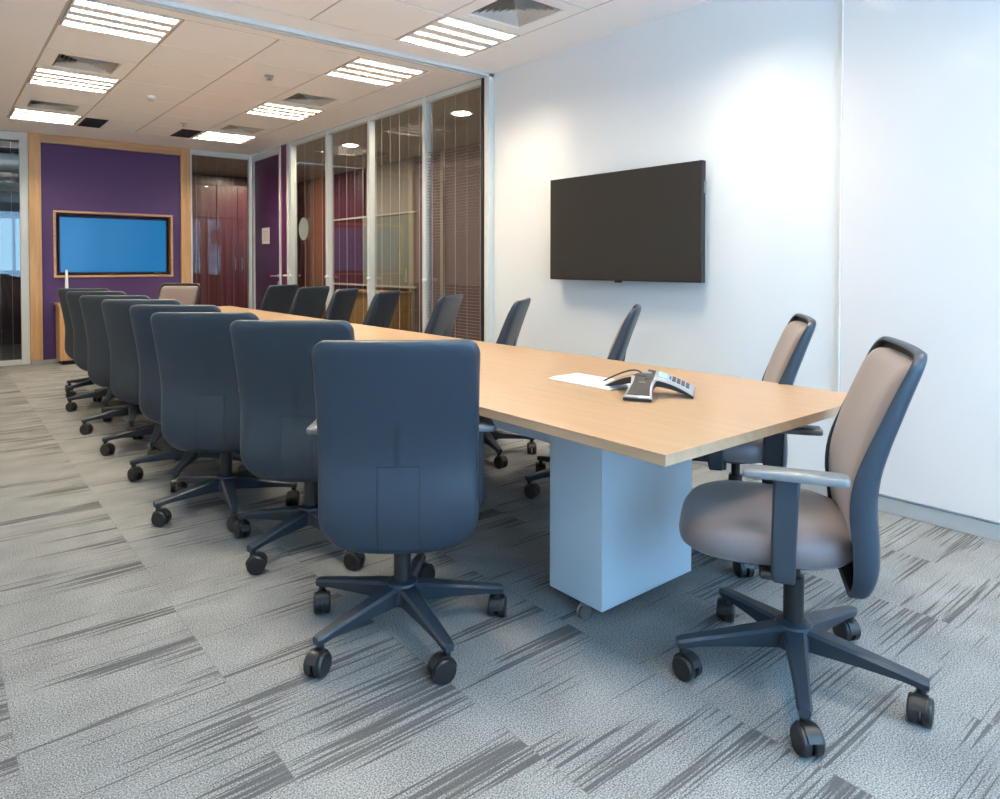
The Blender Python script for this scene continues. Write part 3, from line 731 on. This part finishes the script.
    b = B(); bx(b, -.2440, -.236, -.128, -.123, .535, .550); tg = obj('side_tag', b, 'tag', chair)
def mk_chair():
    chair = thing('office_chair', '', 'chair')
    hub = B(); lathe(hub, [(.03, .098), (.056, .10), (.058, .14), (.05, .165), (.036, .172), (.03, .172)], n=24)
    base = obj('star_base', hub, 'plastic2', chair, smooth=40)
    for k in range(5):
        a = rad(72 * k); T = Matrix.Rotation(a, 4, 'Z')
        b = B(); rings = []
        for r, hw, zt, zb in ((.03, .033, .160, .100), (.07, .031, .156, .099), (.18, .0245, .138, .098), (.28, .020, .122, .094), (.325, .0195, .114, .088), (.340, .015, .111, .088)):
            rings.append([T @ Vector(p) for p in ((r, -hw * .75, zb), (r, hw * .75, zb), (r, hw, zt - .008), (r, hw * .7, zt), (r, -hw * .7, zt), (r, -hw, zt - .008))])
        loft(b, rings); obj('base_leg', b, 'plastic2', base, smooth=30)
        b = B(); sw = a + (1.2, -.7, 2.2, .4, -1.6)[k]; S_ = Matrix.Translation((cos(a) * .322, sin(a) * .322, 0)) @ Matrix.Rotation(sw, 4, 'Z')
        P = lambda *q: S_ @ Vector(q)
        cyl(b, P(0, 0, .06), P(0, 0, .0885), .012, n=14)
        for s in (-1, 1):
            rr = [(.033, .004), (.036, .007), (.036, .024), (.032, .0285), (.012, .0295)]
            rings = [[P(.016 + r * cos(2*pi*i/22), s * y, .036 + r * sin(2*pi*i/22)) for i in range(22)] for r, y in rr]
            loft(b, rings)
        # hood over the wheels
        rings = []
        for i in range(9):
            th = rad(20 + 160 * i / 8)
            rings.append([P(.016 + r * cos(th), y, .036 + r * sin(th)) for r, y in ((.0365, -.016), (.0365, .016), (.041, .016), (.041, -.016))])
        loft(b, rings); obj('castor', b, 'black', base, smooth=40)
    b = B(); cyl(b, (0, 0, .165), (0, 0, .30), .0285, n=22); cyl(b, (0, 0, .30), (0, 0, .40), .018, n=18); obj('gas_column', b, 'black', chair)
    b = B(); loft(b, [[Vector((-.075, -.12, .375)), Vector((.075, -.12, .375)), Vector((.075, .12, .375)), Vector((-.075, .12, .375))], [Vector((-.10, -.15, .405)), Vector((.10, -.15, .405)), Vector((.10, .15, .405)), Vector((-.10, .15, .405))]])
    bx(b, -.045, .045, -.176, -.10, .372, .404)
    for s in (-1, 1): bx(b, min(s*.09, s*.262), max(s*.09, s*.262), .045, .105, .385, .408)
    obj('seat_mechanism', b, 'black', chair, bevel=.008)
    # seat cushion
    def sring(k, z, drop=1.0, n=44):
        out = []
        for i in range(n):
            a = 2 * pi * i / n; e = 2 / 3.4
            cx_, sy_ = cos(a), sin(a)
            x = .252 * k * math.copysign(abs(cx_) ** e, cx_); y = .238 * k * math.copysign(abs(sy_) ** e, sy_)
            x *= 1 - .06 * (1 - (y + .238) / .476)                # a little narrower at the rear
            fr = max(0, (y - .08) / .16); rr = max(0, (-y - .12) / .12)
            sadd = -.018 * fr ** 2 * drop + .006 * (abs(x) / .25) ** 2 * drop
            out.append(Vector((x, y + .085, z + sadd)))
        return out
    b = B(); loft(b, [sring(.80, .408, 0), sring(.93, .412, 0), sring(.985, .425, .3), sring(1.0, .445, .6), sring(.985, .468, .8), sring(.94, .486), sring(.85, .497), sring(.65, .503), sring(.35, .504), sring(.02, .504)])
    obj('seat', b, 'seat', chair, smooth=70)
    b = B(); loft(b, [sring(.72, .396, 0), sring(.84, .400, 0), sring(.90, .409, 0), sring(.80, .411, 0)]); obj('seat_pan', b, 'black', chair, smooth=40)
    mk_shell(chair)
    for s in (-1, 1):
        b = B(); x = s * .262; rings = []
        for z, y0, y1, hw in ((.385, .060, .112, .010), (.41, .058, .118, .012), (.46, .058, .118, .013), (.60, .052, .115, .012), (.664, .048, .113, .012)):
            rings.append([Vector((x - hw, y0, z)), Vector((x + hw, y0, z)), Vector((x + hw, y1, z)), Vector((x - hw, y1, z))])
        loft(b, rings); a_ = obj('armrest', b, 'plastic2', chair, bevel=.006)
        b = B(); T = Matrix.Translation((x + s * .006, .095, 0)) @ Matrix.Rotation(s * rad(3), 4, 'Z')
        rings = []
        for z, k in ((.660, .93), (.663, 1.0), (.676, 1.0), (.680, .9)):
            L_, w_ = .126 - (1 - k) * .03, .033 - (1 - k) * .03
            r_ = .012
            q = []
            for (sx, sy, a0) in ((1, -1, -90), (1, 1, 0), (-1, 1, 90), (-1, -1, 180)):
                for i in range(5):
                    a = rad(a0 + 22.5 * i); q.append(T @ Vector((sx * (w_ - r_) + r_ * cos(a), sy * (L_ - r_) + r_ * sin(a), z)))
            rings.append(q)
        loft(b, rings); obj('arm_pad', b, 'pad', a_, smooth=50)
    return chair
CH = mk_chair(); CH0 = [True]
def az(a): return -rad(a)                                        # compass azimuth from +y to blender rotation
def chair(x, y, a, base, label, group):
    if CH0[0]:
        CH0[0] = False; CH.location = (x, y, 0); CH.rotation_euler = (0, 0, az(a)); CH['label'] = label; CH['group'] = group
        for c in CH.children:
            if c.name.startswith('star_base'): c.rotation_euler = (0, 0, rad(base) - az(a))
        return CH
    return dup(CH, (x, y, 0), az(a), label, group, rad(base) - az(a))
ORD = ['nearest', 'second nearest', 'third nearest', 'fourth nearest', 'fifth nearest', 'sixth nearest', 'seventh nearest', 'farthest']
HEAD = chair(1.950, 1.00, -32, -4, 'grey and taupe swivel office chair at the near table end, turned to show its seat', 'office chairs at the table ends')
LEFT = [(1.20, 1.95, 35, -26), (1.265, 2.80, 41, 58), (1.126, 3.48, 38, 42), (1.180, 4.17, 39, 20), (1.170, 4.91, 38, 32), (1.158, 5.65, 37, 40), (1.198, 6.56, 39, 32), (1.235, 7.32, 41, 64)]
for i, q in enumerate(LEFT): chair(*q, 'dark grey swivel office chair seen from behind, %s along the left table edge' % ORD[i], 'office chairs along the left table edge')
RIGHT = [(2.70, 1.65, -34, 0), (2.71, 2.56, -37, 20), (2.72, 3.46, -39, 35), (2.725, 4.22, -36, 10), (2.725, 5.10, -37, 50), (2.73, 5.83, -39, 5), (2.80, 6.60, -28, 25), (2.77, 7.30, -29, 60)]
for i, q in enumerate(RIGHT): chair(*q, 'dark grey swivel office chair, %s along the right table edge' % ORD[i], 'office chairs along the right table edge')
chair(2.03, 8.22, 228, 33, 'taupe-fronted swivel office chair at the far table end, facing the room', 'office chairs at the table ends')
for a_ in HEAD.children:
    if a_.name.startswith('armrest'):
        for p_ in a_.children: p_.location.y = -.032                # its arm pads are slid back
        a_.location.y = -.040
# round sticker on the first glazed bay
t_ = thing('glass_sticker', 'round pale green sticker on the farthest pane of the side glazing', 'sticker', (XR + .0105, 8.22, 1.65))
b = B(); cyl(b, (-.002, 0, 0), (0, 0, 0), .142, n=40); obj('disc', b, 'disc', t_)
b = B()
for i, (z, w_) in enumerate(((.035, .06), (.0, .075), (-.035, .05))): bx(b, -.003, -.002, -w_, w_, z, z + .012)
obj('printed_lines', b, 'print', t_, smooth=0)
